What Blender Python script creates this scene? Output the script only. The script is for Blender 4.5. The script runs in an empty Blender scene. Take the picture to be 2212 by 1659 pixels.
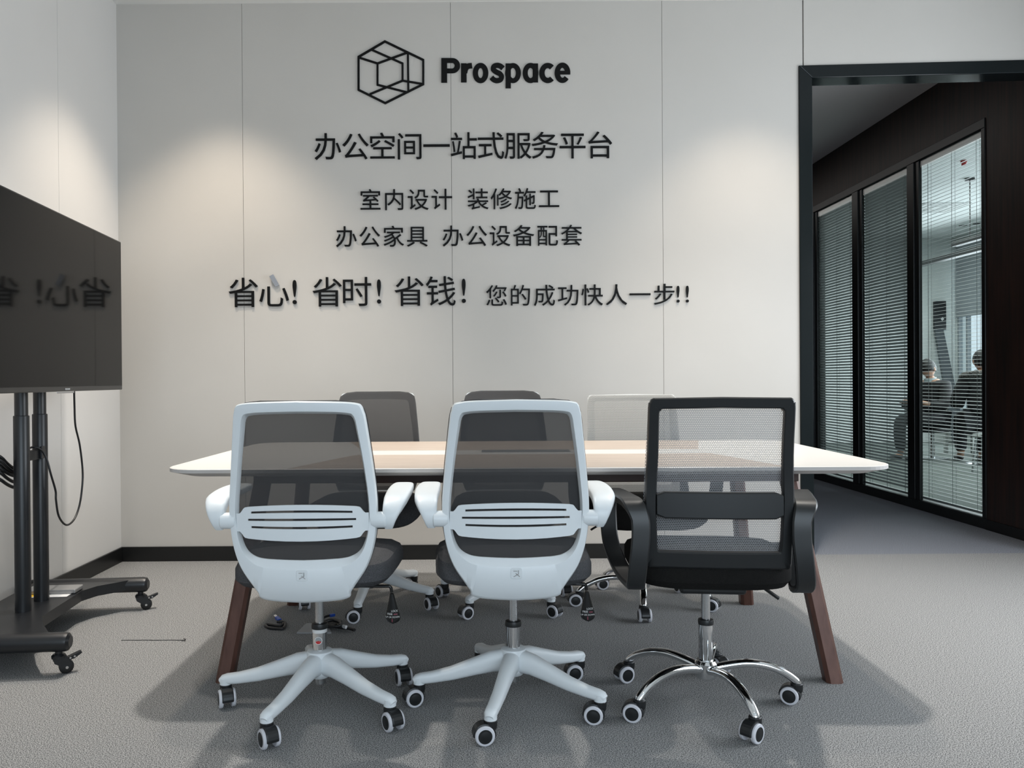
import bpy, bmesh, math, random
from mathutils import Vector, Matrix
random.seed(4)
S = bpy.context.scene
COL = S.collection
PI = math.pi

# ------------------------------------------------------------------ camera
FPX, CX, CY, ROLL, PITCH, HCAM = 1750.0, 1035.0, 829.5, 0.007, 0.0054, 1.045
F_ = Vector((0, math.cos(PITCH), -math.sin(PITCH)))
U0 = Vector((0, math.sin(PITCH), math.cos(PITCH)))
R0 = Vector((1, 0, 0))
CR = (R0 - ROLL * U0).normalized()
CU = (U0 + ROLL * R0).normalized()
CAM = Vector((0, 0, HCAM))
cd = bpy.data.cameras.new('camera')
cam = bpy.data.objects.new('camera', cd)
COL.objects.link(cam)
cd.sensor_width = 36
cd.lens = 36 * FPX / 2212
cd.shift_x = (1106 - CX) / 2212
cd.clip_start = 0.05
m = Matrix((CR, CU, -F_)).transposed().to_4x4()
m.translation = CAM
cam.matrix_world = m
S.camera = cam


def wall_point(px, py, Y=4.72):
    """a measured point of the back wall, in metres on that wall"""
    d = F_ + CR * ((px - CX) / FPX) + CU * ((CY - py) / FPX)
    t = Y / d.y
    return CAM + d * t


# ------------------------------------------------------------------ world, exposure
S.view_settings.view_transform = 'Standard'
S.view_settings.look = 'None'
S.view_settings.exposure = 0.0
S.view_settings.gamma = 1.0
S.view_settings.use_curve_mapping = False
w = bpy.data.worlds.new('sky')
S.world = w
w.use_nodes = True
bg = w.node_tree.nodes['Background']
bg.inputs[0].default_value = (0.80, 0.90, 1.0, 1)
bg.inputs[1].default_value = 1.2
S.cycles.max_bounces = 10
S.cycles.transparent_max_bounces = 24
S.cycles.use_denoising = True
S.cycles.caustics_reflective = False
S.cycles.caustics_refractive = False
S.cycles.sample_clamp_indirect = 6.0


# ------------------------------------------------------------------ lights
def spot(name, loc, power, angle, blend, color, radius=0.05, aim=None):
    d = bpy.data.lights.new(name, 'SPOT')
    d.energy = power
    d.spot_size = math.radians(angle)
    d.spot_blend = blend
    d.color = color
    d.shadow_soft_size = radius
    o = bpy.data.objects.new(name, d)
    COL.objects.link(o)
    o.location = loc
    if aim:
        o.rotation_euler = (Vector(aim) - Vector(loc)).to_track_quat('-Z', 'Y').to_euler()
    return o


def area(name, loc, aim, sx, sy, power, color):
    d = bpy.data.lights.new(name, 'AREA')
    d.shape = 'RECTANGLE'
    d.size, d.size_y = sx, sy
    d.energy = power
    d.color = color
    o = bpy.data.objects.new(name, d)
    COL.objects.link(o)
    o.location = loc
    o.rotation_euler = (Vector(aim) - Vector(loc)).to_track_quat('-Z', 'Y').to_euler()
    return o


WARM = (1.0, 0.86, 0.70)
NEUT = (1.0, 0.95, 0.88)
spot('downlight_lamp', (-1.45, 4.12, 3.20), 108, 86, 0.7, WARM)
spot('downlight_lamp', (1.56, 4.10, 3.20), 75, 88, 0.7, WARM)
spot('downlight_lamp', (-0.95, 3.50, 3.20), 285, 86, 1.0, NEUT)
spot('downlight_lamp', (1.32, 3.50, 3.20), 285, 86, 1.0, NEUT)
spot('downlight_lamp', (-1.35, 2.9, 3.20), 70, 84, 0.8, NEUT)  # extra lamp without a known fixture, added to brighten the left wall
spot('downlight_lamp', (0.3, 0.2, 3.20), 6, 110, 0.8, NEUT)  # added unseen lamp, lifts the foreground floor a little
area('window_daylight', (1.2, -2.85, 1.75), (0.4, 4, 1.0), 4.2, 2.0, 115, (0.74, 0.88, 1.0))
area('side_window_daylight', (3.55, 2.8, 1.45), (-2.0, 3.6, 0.8), 2.2, 1.5, 72, (0.88, 0.94, 1.0))
area('corridor_added_fill', (2.5, 9.0, 3.20), (2.5, 9.0, 0), .3, 5.0, 7, (1.0, .96, .92))  # unseen fill, added to lift the dark corridor
area('office_daylight', (7.45, 10.0, 1.6), (4, 9.5, 1.0), 4.5, 2.0, 170, (0.86, 0.94, 1.0))
area('office_added_fill', (5.6, 9.0, 3.10), (5.6, 9.0, 0), 2.5, 5.0, 110, (0.90, 0.98, 0.95))  # broad fill added over the office, not one of its fixtures


# ------------------------------------------------------------------ materials
def mat(name, color, rough=0.5, metal=0.0, spec=0.5, coat=0.0, emit=None):
    k = bpy.data.materials.new(name)
    k.use_nodes = True
    b = k.node_tree.nodes['Principled BSDF']
    b.inputs['Base Color'].default_value = (*color, 1)
    b.inputs['Roughness'].default_value = rough
    b.inputs['Metallic'].default_value = metal
    b.inputs['Specular IOR Level'].default_value = spec
    b.inputs['Coat Weight'].default_value = coat
    if emit:
        b.inputs['Emission Color'].default_value = (*emit[0], 1)
        b.inputs['Emission Strength'].default_value = emit[1]
    return k


def nodes(k):
    return k.node_tree.nodes, k.node_tree.links, k.node_tree.nodes['Principled BSDF']


def noise_mix(k, scale, c0, c1, detail=2.0, stretch=(1, 1, 1), lo=0.35, hi=0.65, bump=0.0, bscale=None, coord='Object'):
    n, l, b = nodes(k)
    tc = n.new('ShaderNodeTexCoord')
    mp = n.new('ShaderNodeMapping')
    mp.inputs['Scale'].default_value = stretch
    l.new(tc.outputs[coord], mp.inputs['Vector'])
    t = n.new('ShaderNodeTexNoise')
    t.inputs['Scale'].default_value = scale
    t.inputs['Detail'].default_value = detail
    l.new(mp.outputs[0], t.inputs['Vector'])
    r = n.new('ShaderNodeValToRGB')
    r.color_ramp.elements[0].position = lo
    r.color_ramp.elements[1].position = hi
    r.color_ramp.elements[0].color = (*c0, 1)
    r.color_ramp.elements[1].color = (*c1, 1)
    l.new(t.outputs['Fac'], r.inputs[0])
    l.new(r.outputs[0], b.inputs['Base Color'])
    if bump:
        t2 = n.new('ShaderNodeTexNoise')
        t2.inputs['Scale'].default_value = bscale or scale
        t2.inputs['Detail'].default_value = 2
        l.new(mp.outputs[0], t2.inputs['Vector'])
        bp = n.new('ShaderNodeBump')
        bp.inputs['Strength'].default_value = bump
        bp.inputs['Distance'].default_value = 0.01
        l.new(t2.outputs['Fac'], bp.inputs['Height'])
        l.new(bp.outputs[0], b.inputs['Normal'])
    return k


M = {}
M['wall'] = noise_mix(mat('pale grey wall panel', (.5, .5, .5), .65, spec=.3), 1.2, (.500, .478, .446), (.525, .503, .472), 3)
M['wall_side'] = noise_mix(mat('white wall panel', (.5, .5, .5), .65, spec=.3), 1.2, (.655, .64, .62), (.685, .67, .65), 3)
M['seam'] = mat('panel joint', (.10, .10, .10), .8)
M['ceiling'] = mat('white ceiling paint', (.78, .78, .76), .9)
M['corridor_ceiling'] = mat('corridor ceiling paint', (.78, .75, .74), .9)
M['carpet'] = noise_mix(mat('grey speckled carpet', (.3, .3, .3), .95, spec=.1), 310, (.085, .086, .089), (.385, .385, .38), 1, lo=.40, hi=.60)
M['corridor_carpet'] = noise_mix(mat('blue grey corridor carpet', (.2, .2, .2), .95, spec=.1), 310, (.08, .087, .102), (.30, .315, .355), 1, lo=.40, hi=.60)
M['skirting'] = mat('black skirting', (.006, .006, .006), .35)
M['black_metal'] = mat('gloss black frame metal', (.008, .011, .012), .12, spec=.2)
M['frame_black'] = mat('black partition frame', (.008, .009, .009), .35)
M['wood_dark'] = noise_mix(mat('dark walnut panelling', (.03, .02, .015), .45), 6, (.014, .010, .009), (.045, .022, .016), 4, (6, 6, .35), .3, .7)
M['letter'] = mat('black acrylic letter', (.005, .005, .005), .5, spec=.12)
M['letter_painted_glint'] = mat('loose stroke with painted glint', (.55, .57, .62), .15, metal=.6)  # pale metal colour stands in for sky reflected by black acrylic
M['white_plastic'] = mat('pale grey white nylon', (.73, .765, .785), .38, spec=.45)
M['grey_plastic'] = mat('light grey nylon', (.60, .60, .58), .45)
M['black_plastic'] = mat('black nylon', (.010, .011, .012), .38, spec=.5)
M['black_soft'] = mat('black rubber', (.008, .008, .008), .5)
M['lever_black'] = mat('lever black', (.008, .008, .008), .25)
M['chrome'] = mat('chrome', (.78, .79, .80), .07, metal=1)
M['steel'] = mat('brushed steel', (.62, .63, .64), .22, metal=1)
M['caster_ring'] = mat('white grey caster tyre', (.62, .62, .66), .4)
M['seat_grey'] = noise_mix(mat('charcoal grey seat fabric', (.08, .08, .08), .9, spec=.2), 500, (.045, .046, .05), (.095, .095, .10), 2, bump=.25)
M['seat_black'] = noise_mix(mat('black seat fabric', (.01, .01, .01), .95, spec=.15), 500, (.006, .006, .006), (.014, .013, .012), 2, bump=.25)
M['table_white'] = mat('white laminate', (.60, .585, .56), .40)
M['table_edge'] = mat('grey edge band', (.50, .47, .45), .5)
M['table_wood'] = noise_mix(mat('pale oak laminate', (.6, .5, .4), .42), 9, (.41, .335, .28), (.50, .425, .36), 4, (.6, 7, 7), .3, .7)
M['brown_metal'] = noise_mix(mat('copper brown leg', (.1, .05, .035), .38, metal=.25), 14, (.082, .034, .024), (.125, .058, .042), 3, (3, 3, .6), .3, .7)
M['brown_dark'] = mat('dark brown rail', (.05, .022, .016), .45)
M['tv_screen'] = mat('dark glossy screen', (.005, .005, .005), .05, spec=.10)
M['tv_bezel'] = mat('black bezel', (.012, .012, .012), .3)
M['stand_black'] = mat('black powder coat', (.010, .011, .013), .36)
M['cable'] = mat('black cable', (.010, .010, .011), .4)
M['blue_plug'] = mat('blue plug', (.02, .08, .42), .35)
M['silver_box'] = mat('silver grey box', (.32, .32, .32), .35, metal=.5)
M['yellow'] = mat('yellow label', (.75, .45, .03), .5)
M['paper'] = mat('white label paper', (.72, .72, .72), .6)
M['plate_grey'] = mat('grey floor plate', (.33, .34, .35), .5)
M['red'] = mat('red label ink', (.5, .03, .03), .5)
M['print_white'] = mat('white print', (.75, .74, .72), .5)
M['print_red'] = mat('dull red print', (.20, .03, .05), .5)
M['slat'] = mat('pale aluminium slat', (.42, .44, .44), .4, metal=.1)
M['cord'] = mat('blind cord', (.35, .36, .36), .8)
M['office_wall'] = mat('office wall paint', (.74, .77, .76), .8)
M['office_floor'] = noise_mix(mat('office carpet', (.15, .16, .15), .95), 160, (.08, .09, .085), (.22, .25, .23), 2)
M['shade'] = mat('grey roller shade', (.34, .37, .39), .8)
M['pendant'] = mat('black pendant lamp', (.02, .022, .023), .4)
M['board_dark'] = mat('dark board', (.025, .027, .03), .4)
M['board_grey'] = mat('grey board', (.085, .095, .105), .6)
M['desk_dark'] = mat('dark desk panel', (.018, .02, .022), .5)
M['desk_top'] = mat('pale desk top', (.45, .47, .46), .4)
M['skin'] = mat('skin', (.52, .31, .22), .55)
M['hair'] = mat('black hair', (.010, .009, .009), .5)
M['jacket'] = mat('black jacket', (.013, .013, .015), .8)
M['trousers'] = mat('dark trousers', (.02, .02, .024), .9)
M['collar'] = mat('pale collar', (.55, .66, .70), .8)
M['fur'] = noise_mix(mat('grey brown fur', (.05, .05, .05), .95), 60, (.012, .011, .011), (.17, .16, .15), 4)
M['device_white'] = mat('white ceiling device', (.6, .62, .61), .6)


def mesh_fabric(name, c, cover, pitch=None, hole=0.33, edge=None):
    """woven mesh: holes are see-through, threads are matt"""
    k = bpy.data.materials.new(name)
    k.use_nodes = True
    n, l = k.node_tree.nodes, k.node_tree.links
    b = n['Principled BSDF']
    b.inputs['Base Color'].default_value = (*c, 1)
    b.inputs['Roughness'].default_value = .85
    b.inputs['Specular IOR Level'].default_value = .2
    tr = n.new('ShaderNodeBsdfTransparent')
    mx = n.new('ShaderNodeMixShader')
    l.new(tr.outputs[0], mx.inputs[1])
    l.new(b.outputs[0], mx.inputs[2])
    l.new(mx.outputs[0], n['Material Output'].inputs[0])
    if pitch is None:
        mx.inputs[0].default_value = cover
    else:
        tc = n.new('ShaderNodeTexCoord')
        sp = n.new('ShaderNodeSeparateXYZ')
        l.new(tc.outputs['Object'], sp.inputs[0])

        def mth(op, a, bval=None, c2=None):
            q = n.new('ShaderNodeMath')
            q.operation = op
            for i, v in enumerate((a, bval, c2)):
                if v is None:
                    continue
                if isinstance(v, (int, float)):
                    q.inputs[i].default_value = v
                else:
                    l.new(v, q.inputs[i])
            return q.outputs[0]
        zi = mth('DIVIDE', sp.outputs['Z'], pitch)
        row = mth('MODULO', mth('FLOOR', zi), 2.0)
        xi = mth('ADD', mth('DIVIDE', sp.outputs['X'], pitch), mth('MULTIPLY', row, 0.5))
        fx = mth('SUBTRACT', mth('FRACT', mth('ADD', xi, 100.0)), 0.5)
        fz = mth('SUBTRACT', mth('FRACT', zi), 0.5)
        d2 = mth('ADD', mth('MULTIPLY', fx, fx), mth('MULTIPLY', fz, fz))
        inside = mth('LESS_THAN', d2, hole * hole)
        fac = mth('SUBTRACT', 1.0, mth('MULTIPLY', inside, 0.92))
        fac = mth('MULTIPLY', fac, cover)
        l.new(fac, mx.inputs[0])
    return k


M['mesh_dark'] = mesh_fabric('dark grey back mesh', (.052, .051, .052), .88)
M['mesh_black'] = mesh_fabric('grey dotted back mesh', (.34, .34, .35), .80, .0052, .36)
M['mesh_light'] = mesh_fabric('pale grey back mesh', (.27, .265, .25), .86, .0052, .30)


def glass(name, tint, refl, rough=0.0):
    k = bpy.data.materials.new(name)
    k.use_nodes = True
    n, l = k.node_tree.nodes, k.node_tree.links
    n.remove(n['Principled BSDF'])
    tr = n.new('ShaderNodeBsdfTransparent')
    tr.inputs[0].default_value = (*tint, 1)
    gl = n.new('ShaderNodeBsdfGlossy')
    gl.inputs['Roughness'].default_value = rough
    fr = n.new('ShaderNodeLayerWeight')       # Schlick reflection, the same from both sides of the pane
    fr.inputs['Blend'].default_value = .5
    pw = n.new('ShaderNodeMath')
    pw.operation = 'POWER'
    pw.inputs[1].default_value = 5
    l.new(fr.outputs['Facing'], pw.inputs[0])
    mm = n.new('ShaderNodeMath')
    mm.operation = 'MULTIPLY_ADD'
    mm.inputs[1].default_value = .96 * refl
    mm.inputs[2].default_value = .04 * refl
    mm.use_clamp = True
    l.new(pw.outputs[0], mm.inputs[0])
    mx = n.new('ShaderNodeMixShader')
    l.new(mm.outputs[0], mx.inputs[0])
    l.new(tr.outputs[0], mx.inputs[1])
    l.new(gl.outputs[0], mx.inputs[2])
    l.new(mx.outputs[0], n['Material Output'].inputs[0])
    return k


M['glass'] = glass('clear partition glass', (.94, .97, .96), .8)
M['window_glass'] = glass('window glass', (.93, .96, .96), 1.0)


# ------------------------------------------------------------------ mesh helpers
def catmull(pts, n=4, closed=False):
    P = [Vector(p) for p in pts]
    out = []
    N = len(P)
    segs = N if closed else N - 1
    for i in range(segs):
        if closed:
            a, b, c, d = P[i - 1], P[i], P[(i + 1) % N], P[(i + 2) % N]
        else:
            a = P[i - 1] if i > 0 else P[0] * 2 - P[1]
            b, c = P[i], P[i + 1]
            d = P[i + 2] if i + 2 < N else P[-1] * 2 - P[-2]
        for j in range(n):
            t = j / n
            out.append(0.5 * ((2 * b) + (c - a) * t + (2 * a - 5 * b + 4 * c - d) * t * t + (3 * b - 3 * c + d - a) * t ** 3))
    if not closed:
        out.append(P[-1].copy())
    return out


class MB:
    def __init__(self):
        self.bm = bmesh.new()
        self.mi = 0
        self.sm = False

    def mat(self, i):
        self.mi = i
        return self

    def smooth(self, s=True):
        self.sm = s
        return self

    def f(self, vs):
        try:
            q = self.bm.faces.new(vs)
            q.material_index = self.mi
            q.smooth = self.sm
            return q
        except ValueError:
            return None

    def v(self, p):
        return self.bm.verts.new(p)

    def hexa(self, c):
        """8 corners: bottom 4 ccw, top 4 ccw"""
        v = [self.v(p) for p in c]
        for q in ((3, 2, 1, 0), (4, 5, 6, 7), (0, 1, 5, 4), (1, 2, 6, 5), (2, 3, 7, 6), (3, 0, 4, 7)):
            self.f([v[i] for i in q])
        return self

    def box(self, x0, x1, y0, y1, z0, z1):
        return self.hexa([(x0, y0, z0), (x1, y0, z0), (x1, y1, z0), (x0, y1, z0), (x0, y0, z1), (x1, y0, z1), (x1, y1, z1), (x0, y1, z1)])

    def prism(self, poly, fn, a, b):
        """poly 2-D points; fn(u, v, t) -> 3-D; extruded from t=a to t=b"""
        A = [self.v(fn(u, v, a)) for u, v in poly]
        B = [self.v(fn(u, v, b)) for u, v in poly]
        n = len(poly)
        self.f(A[::-1])
        self.f(B)
        for i in range(n):
            self.f([A[i], A[(i + 1) % n], B[(i + 1) % n], B[i]])
        return self

    def rings(self, R, closed_u=True, caps=True, closed_v=False):
        V = [[self.v(p) for p in r] for r in R]
        n = len(V[0])
        m_ = len(V)
        for i in range(m_ if closed_v else m_ - 1):
            a, b = V[i], V[(i + 1) % m_]
            for j in range(n if closed_u else n - 1):
                self.f([a[j], a[(j + 1) % n], b[(j + 1) % n], b[j]])
        if caps and closed_u and not closed_v:
            self.f(V[0][::-1])
            self.f(V[-1])
        return self

    def lathe(self, prof, n=24, o=(0, 0, 0), axis='Z', caps=True):
        R = []
        for r, h in prof:
            ring = []
            for i in range(n):
                a = 2 * PI * i / n
                c, s = r * math.cos(a), r * math.sin(a)
                p = {'Z': (c, s, h), 'X': (h, c, s), 'Y': (s, h, c)}[axis]
                ring.append((p[0] + o[0], p[1] + o[1], p[2] + o[2]))
            R.append(ring)
        return self.rings(R, caps=caps)

    def sweep(self, path, sec, n=12, e=2.0, up=(0, 0, 1), closed=False, across=None):
        """sec: one (w, h) or a list per point; w across, h along up"""
        P = [Vector(p) for p in path]
        N = len(P)
        if isinstance(sec, tuple):
            sec = [sec] * N
        R = []
        upv = Vector(up)
        for i, p in enumerate(P):
            if closed:
                t = P[(i + 1) % N] - P[i - 1]
            else:
                t = P[min(i + 1, N - 1)] - P[max(i - 1, 0)]
            t.normalize()
            side = Vector(across) if across else t.cross(upv)
            if side.length < 1e-4:
                side = t.cross(Vector((1, 0, 0)))
            side.normalize()
            u2 = side.cross(t).normalized()
            w_, h_ = sec[i]
            ring = []
            for k in range(n):
                a = 2 * PI * (k + .5) / n
                c, s = math.cos(a), math.sin(a)
                c = math.copysign(abs(c) ** (2 / e), c)
                s = math.copysign(abs(s) ** (2 / e), s)
                ring.append(p + side * (c * w_ / 2) + u2 * (s * h_ / 2))
            R.append(ring)
        return self.rings(R, caps=not closed, closed_v=closed)

    def tube(self, path, r, n=12):
        """round tube with a parallel-transported frame"""
        P = [Vector(p) for p in path]
        N = len(P)
        t0 = (P[1] - P[0]).normalized()
        nrm = t0.orthogonal().normalized()
        R = []
        for i in range(N):
            t = (P[min(i + 1, N - 1)] - P[max(i - 1, 0)]).normalized()
            nrm = (nrm - t * nrm.dot(t)).normalized()
            bn = t.cross(nrm)
            rr = r[i] if isinstance(r, (list, tuple)) else r
            R.append([P[i] + (nrm * math.cos(2 * PI * k / n) + bn * math.sin(2 * PI * k / n)) * rr for k in range(n)])
        return self.rings(R)

    def ball(self, c, r, n=16, m_=10):
        rx, ry, rz = r if isinstance(r, (tuple, list)) else (r, r, r)
        R = []
        for i in range(m_ + 1):
            t = PI * (i + .02) / (m_ + .04)
            R.append([(c[0] + rx * math.sin(t) * math.cos(2 * PI * k / n), c[1] + ry * math.sin(t) * math.sin(2 * PI * k / n), c[2] - rz * math.cos(t)) for k in range(n)])
        return self.rings(R)

    def build(self, name, mats, parent=None, loc=None, rot=None, bevel=0, seg=2, subsurf=0, kind=None):
        bmesh.ops.recalc_face_normals(self.bm, faces=self.bm.faces[:])
        me = bpy.data.meshes.new(name)
        self.bm.to_mesh(me)
        self.bm.free()
        for k in (mats if isinstance(mats, (list, tuple)) else [mats]):
            me.materials.append(M[k] if isinstance(k, str) else k)
        if any(p.use_smooth for p in me.polygons):
            me.set_sharp_from_angle(angle=math.radians(35))
        o = bpy.data.objects.new(name, me)
        COL.objects.link(o)
        if parent:
            o.parent = parent
        if loc:
            o.location = loc
        if rot:
            o.rotation_euler = rot
        if bevel:
            b = o.modifiers.new('bevel', 'BEVEL')
            b.width = bevel
            b.segments = seg
            b.limit_method = 'ANGLE'
            b.angle_limit = math.radians(40)
        if subsurf:
            s = o.modifiers.new('smooth', 'SUBSURF')
            s.levels = s.render_levels = subsurf
        if kind:
            o['kind'] = kind
        return o


def tag(o, label, cat, group=None):
    o['label'] = label
    o['category'] = cat
    if group:
        o['group'] = group
    return o


def thing(name, loc=(0, 0, 0), rz=0.0, label='', cat='', group=None):
    o = bpy.data.objects.new(name, None)
    o.empty_display_size = .1
    COL.objects.link(o)
    o.location = loc
    o.rotation_euler = (0, 0, rz)
    return tag(o, label, cat, group)


def copy_tree(o, parent=None):
    c = o.copy()
    COL.objects.link(c)
    if parent:
        c.parent = parent
    for ch in list(o.children):
        copy_tree(ch, c)
    return c


def rrect(hx, hy, r, n=6):
    out = []
    for cx, cy, a0 in ((hx - r, hy - r, 0), (-hx + r, hy - r, 90), (-hx + r, -hy + r, 180), (hx - r, -hy + r, 270)):
        for i in range(n + 1):
            a = math.radians(a0 + 90 * i / n)
            out.append((cx + r * math.cos(a), cy + r * math.sin(a)))
    return out


XY = lambda u, v, t: (u, v, t)
XZ = lambda u, v, t: (u, t, v)
YZ = lambda u, v, t: (t, u, v)

# ================================================================== the room
WY = 4.72          # room face of the back wall
LX = -2.094        # room face of the left wall
ZC = 3.24
DX0 = 1.945        # door opening, left
DX1 = 3.32
CWX = 3.45         # corridor partition


def struct(b, name, mats, **k):
    return b.build(name, mats, kind='structure', **k)


b = MB()
b.box(LX - .15, 3.62, -3.15, 4.77, -.10, 0)
struct(b, 'floor', 'carpet')
b = MB()
b.box(1.45, CWX + .12, 4.77, 13.3, -.10, 0.0)
struct(b, 'floor_corridor', 'corridor_carpet')
b = MB()
b.box(CWX + .12, 7.75, 4.9, 13.05, -.10, 0.0)
struct(b, 'floor_office', 'office_floor')
b = MB()
b.box(LX - .15, 3.62, -3.15, 4.84, ZC, ZC + .1)
struct(b, 'ceiling', 'ceiling')
b = MB()
b.box(1.45, CWX + .12, 4.84, 13.3, ZC, ZC + .1)
struct(b, 'ceiling_corridor', 'corridor_ceiling')
b = MB()
b.box(CWX + .12, 7.75, 4.9, 13.05, ZC, ZC + .1)
struct(b, 'ceiling_office', 'office_wall')

# back wall: panels with fine joints, one mesh
b = MB()
G = .0010
seams = [LX, -1.365, -0.152, 1.076, 1.868]
for i in range(4):
    x0, x1 = seams[i] + (G if i else 0), seams[i + 1] - (G if i < 3 else 0)
    b.box(x0, x1, WY, WY + .02, 0, ZC)
b.box(1.868, 1.8935, WY, WY + .02, 2.85, ZC)
b.box(1.9005, 3.62, WY, WY + .02, 2.85, ZC)
b.mat(1)
b.box(LX, 1.868, WY + .012, WY + .118, 0, ZC)
b.box(1.868, 3.62, WY + .012, WY + .118, 2.85, ZC)
b.mat(0)
b.box(3.40, 3.62, WY, WY + .118, 0, 2.85)
struct(b, 'wall_back', ['wall', 'seam'])
b = MB()
LS = 4.055
b.box(LX - .02, LX, -3.1, 2.83 - G, 0, ZC)
b.box(LX - .02, LX, 2.83 + G, LS - G, 0, ZC)
b.box(LX - .02, LX, LS + G, WY, 0, ZC)
b.mat(1).box(LX - .12, LX - .012, -3.1, WY + .11, 0, ZC)
struct(b, 'wall_left', ['wall_side', 'seam'])
b = MB()
b.box(3.62, 3.72, -3.15, 2.0, 0, ZC)
b.box(3.62, 3.72, 4.2, 4.84, 0, ZC)
b.box(3.62, 3.72, 2.0, 4.2, 0, .72)
b.box(3.62, 3.72, 2.0, 4.2, 2.85, ZC)
struct(b, 'wall_right', 'wall')
b = MB()      # rear wall with a long window, behind the camera
b.box(LX - .12, 3.72, -3.15, -3.0, 0, .72)
b.box(LX - .12, 3.72, -3.15, -3.0, 2.85, ZC)
b.box(LX - .12, -1.0, -3.15, -3.0, .72, 2.85)
b.box(3.35, 3.72, -3.15, -3.0, .72, 2.85)
struct(b, 'wall_rear', 'wall')
b = MB()
b.box(LX, 1.868, WY - .012, WY, 0, .085)
struct(b, 'baseboard_back', 'skirting', bevel=.002)
b = MB()
b.box(LX, LX + .012, -3.0, WY - .012, 0, .085)
struct(b, 'baseboard_left', 'skirting', bevel=.002)

# door frame, black gloss metal, header falling a little to the left
b = MB()
fy0, fy1 = WY - .012, WY + .125
b.hexa([(1.868, fy0, 0), (DX0, fy0, 0), (DX0, fy1, 0), (1.868, fy1, 0), (1.868, fy0, 2.855), (DX0, fy0, 2.782), (DX0, fy1, 2.782), (1.868, fy1, 2.855)])
b.hexa([(DX1 + .08, fy0, 0), (DX1, fy0, 0), (DX1, fy1, 0), (DX1 + .08, fy1, 0), (DX1 + .08, fy0, 2.883), (DX1, fy0, 2.805), (DX1, fy1, 2.805), (DX1 + .08, fy1, 2.883)])
b.hexa([(DX0, fy0, 2.782), (DX1, fy0, 2.805), (DX1, fy1, 2.805), (DX0, fy1, 2.782), (1.868, fy0, 2.855), (DX1 + .08, fy0, 2.883), (DX1 + .08, fy1, 2.883), (1.868, fy1, 2.855)])
struct(b, 'trim_1', 'black_metal', bevel=.004)

# corridor: wood wall with the glazed partition, left and end walls
PY = [5.549, 6.355, 6.512, 7.30, 7.47, 8.27]      # pane edges along the corridor
ZT, ZB = 2.735, .075
b = MB()
b.box(CWX, CWX + .12, 4.845, 5.508, 0, ZC)
b.box(CWX, CWX + .12, 5.508, 8.45, 2.80, ZC)
b.box(CWX, CWX + .12, 8.45, 13.3, 0, ZC)
struct(b, 'wall_corridor_right', 'wood_dark')
b = MB()
b.box(CWX - .01, CWX, 4.845, 5.508, 0, .07)
b.box(CWX - .01, CWX, 8.45, 13.2, 0, .07)
struct(b, 'baseboard_corridor', 'skirting')
b = MB()
b.box(1.45, 1.55, 4.84, 13.3, 0, ZC)
b.box(1.45, CWX + .12, 13.2, 13.3, 0, ZC)
struct(b, 'wall_corridor_left', 'wood_dark')
b = MB()      # partition frame
x0, x1 = CWX - .008, CWX + .11
b.box(x0, x1, 5.508, 8.45, 0, ZB)
b.box(x0, x1, 5.508, 8.45, ZT, 2.80)
b.box(x0, x1, 5.508, PY[0], ZB, ZT)
b.box(x0, CWX + .03, PY[1] + .055, PY[2], ZB, ZT)
b.box(x0, CWX + .03, PY[3] + .055, PY[4], ZB, ZT)
b.box(x0, x1, PY[5] + .055, 8.45, ZB, ZT)
for a in (PY[1], PY[3], PY[5]):
    b.box(x0 + .012, CWX + .03, a, a + .055, ZB, ZT)
struct(b, 'trim_2', 'frame_black', bevel=.003)
for i in range(3):
    b = MB()
    b.box(CWX + .012, CWX + .018, PY[2 * i] - .01, PY[2 * i + 1] + .01, ZB - .01, ZT + .01)
    struct(b, 'window_%d' % (i + 1), 'glass')

# office beyond the glass
OX = 7.60
OY = 12.90
b = MB()
b.box(CWX + .12, OX + .15, OY, OY + .12, 0, ZC)
struct(b, 'wall_office_back', 'office_wall')
b = MB()
b.box(CWX + .12, OX + .15, 4.85, 4.95, 0, ZC)
struct(b, 'wall_office_front', 'office_wall')
b = MB()
b.box(OX, OX + .12, 4.95, OY, 0, .45)
b.box(OX, OX + .12, 4.95, OY, 3.05, ZC)
b.box(OX, OX + .12, 4.95, 5.4, .45, 3.05)
struct(b, 'wall_office_window', 'office_wall')
b = MB()
for y in (5.4, 6.9, 8.4, 9.6, 10.8, 11.8, 12.64, OY - .04):
    b.box(OX + .02, OX + .08, y, y + .04, .45, 3.05)
b.box(OX + .02, OX + .08, 5.4, OY, .45, .50)
b.box(OX + .02, OX + .08, 5.4, OY, 3.0, 3.05)
struct(b, 'trim_3', 'shade')
b = MB()
b.box(OX + .045, OX + .05, 5.4, OY, .45, 3.05)
struct(b, 'window_4', 'window_glass')

# ================================================================== wall lettering
def glyph_mesh(ch, bold=0.0):
    cu = bpy.data.curves.new('glyph', 'FONT')
    cu.body = ch
    cu.size = 1.0
    cu.resolution_u = 4
    cu.offset = bold
    cu.fill_mode = 'FRONT'
    o = bpy.data.objects.new('glyph', cu)
    COL.objects.link(o)
    bpy.context.view_layer.update()
    dg = bpy.context.evaluated_depsgraph_get()
    me = bpy.data.meshes.new_from_object(o.evaluated_get(dg))
    bpy.data.objects.remove(o)
    bpy.data.curves.remove(cu)
    return me


PXM = WY / FPX      # metres per pixel on the back wall
TH = .009           # letter thickness


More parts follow.
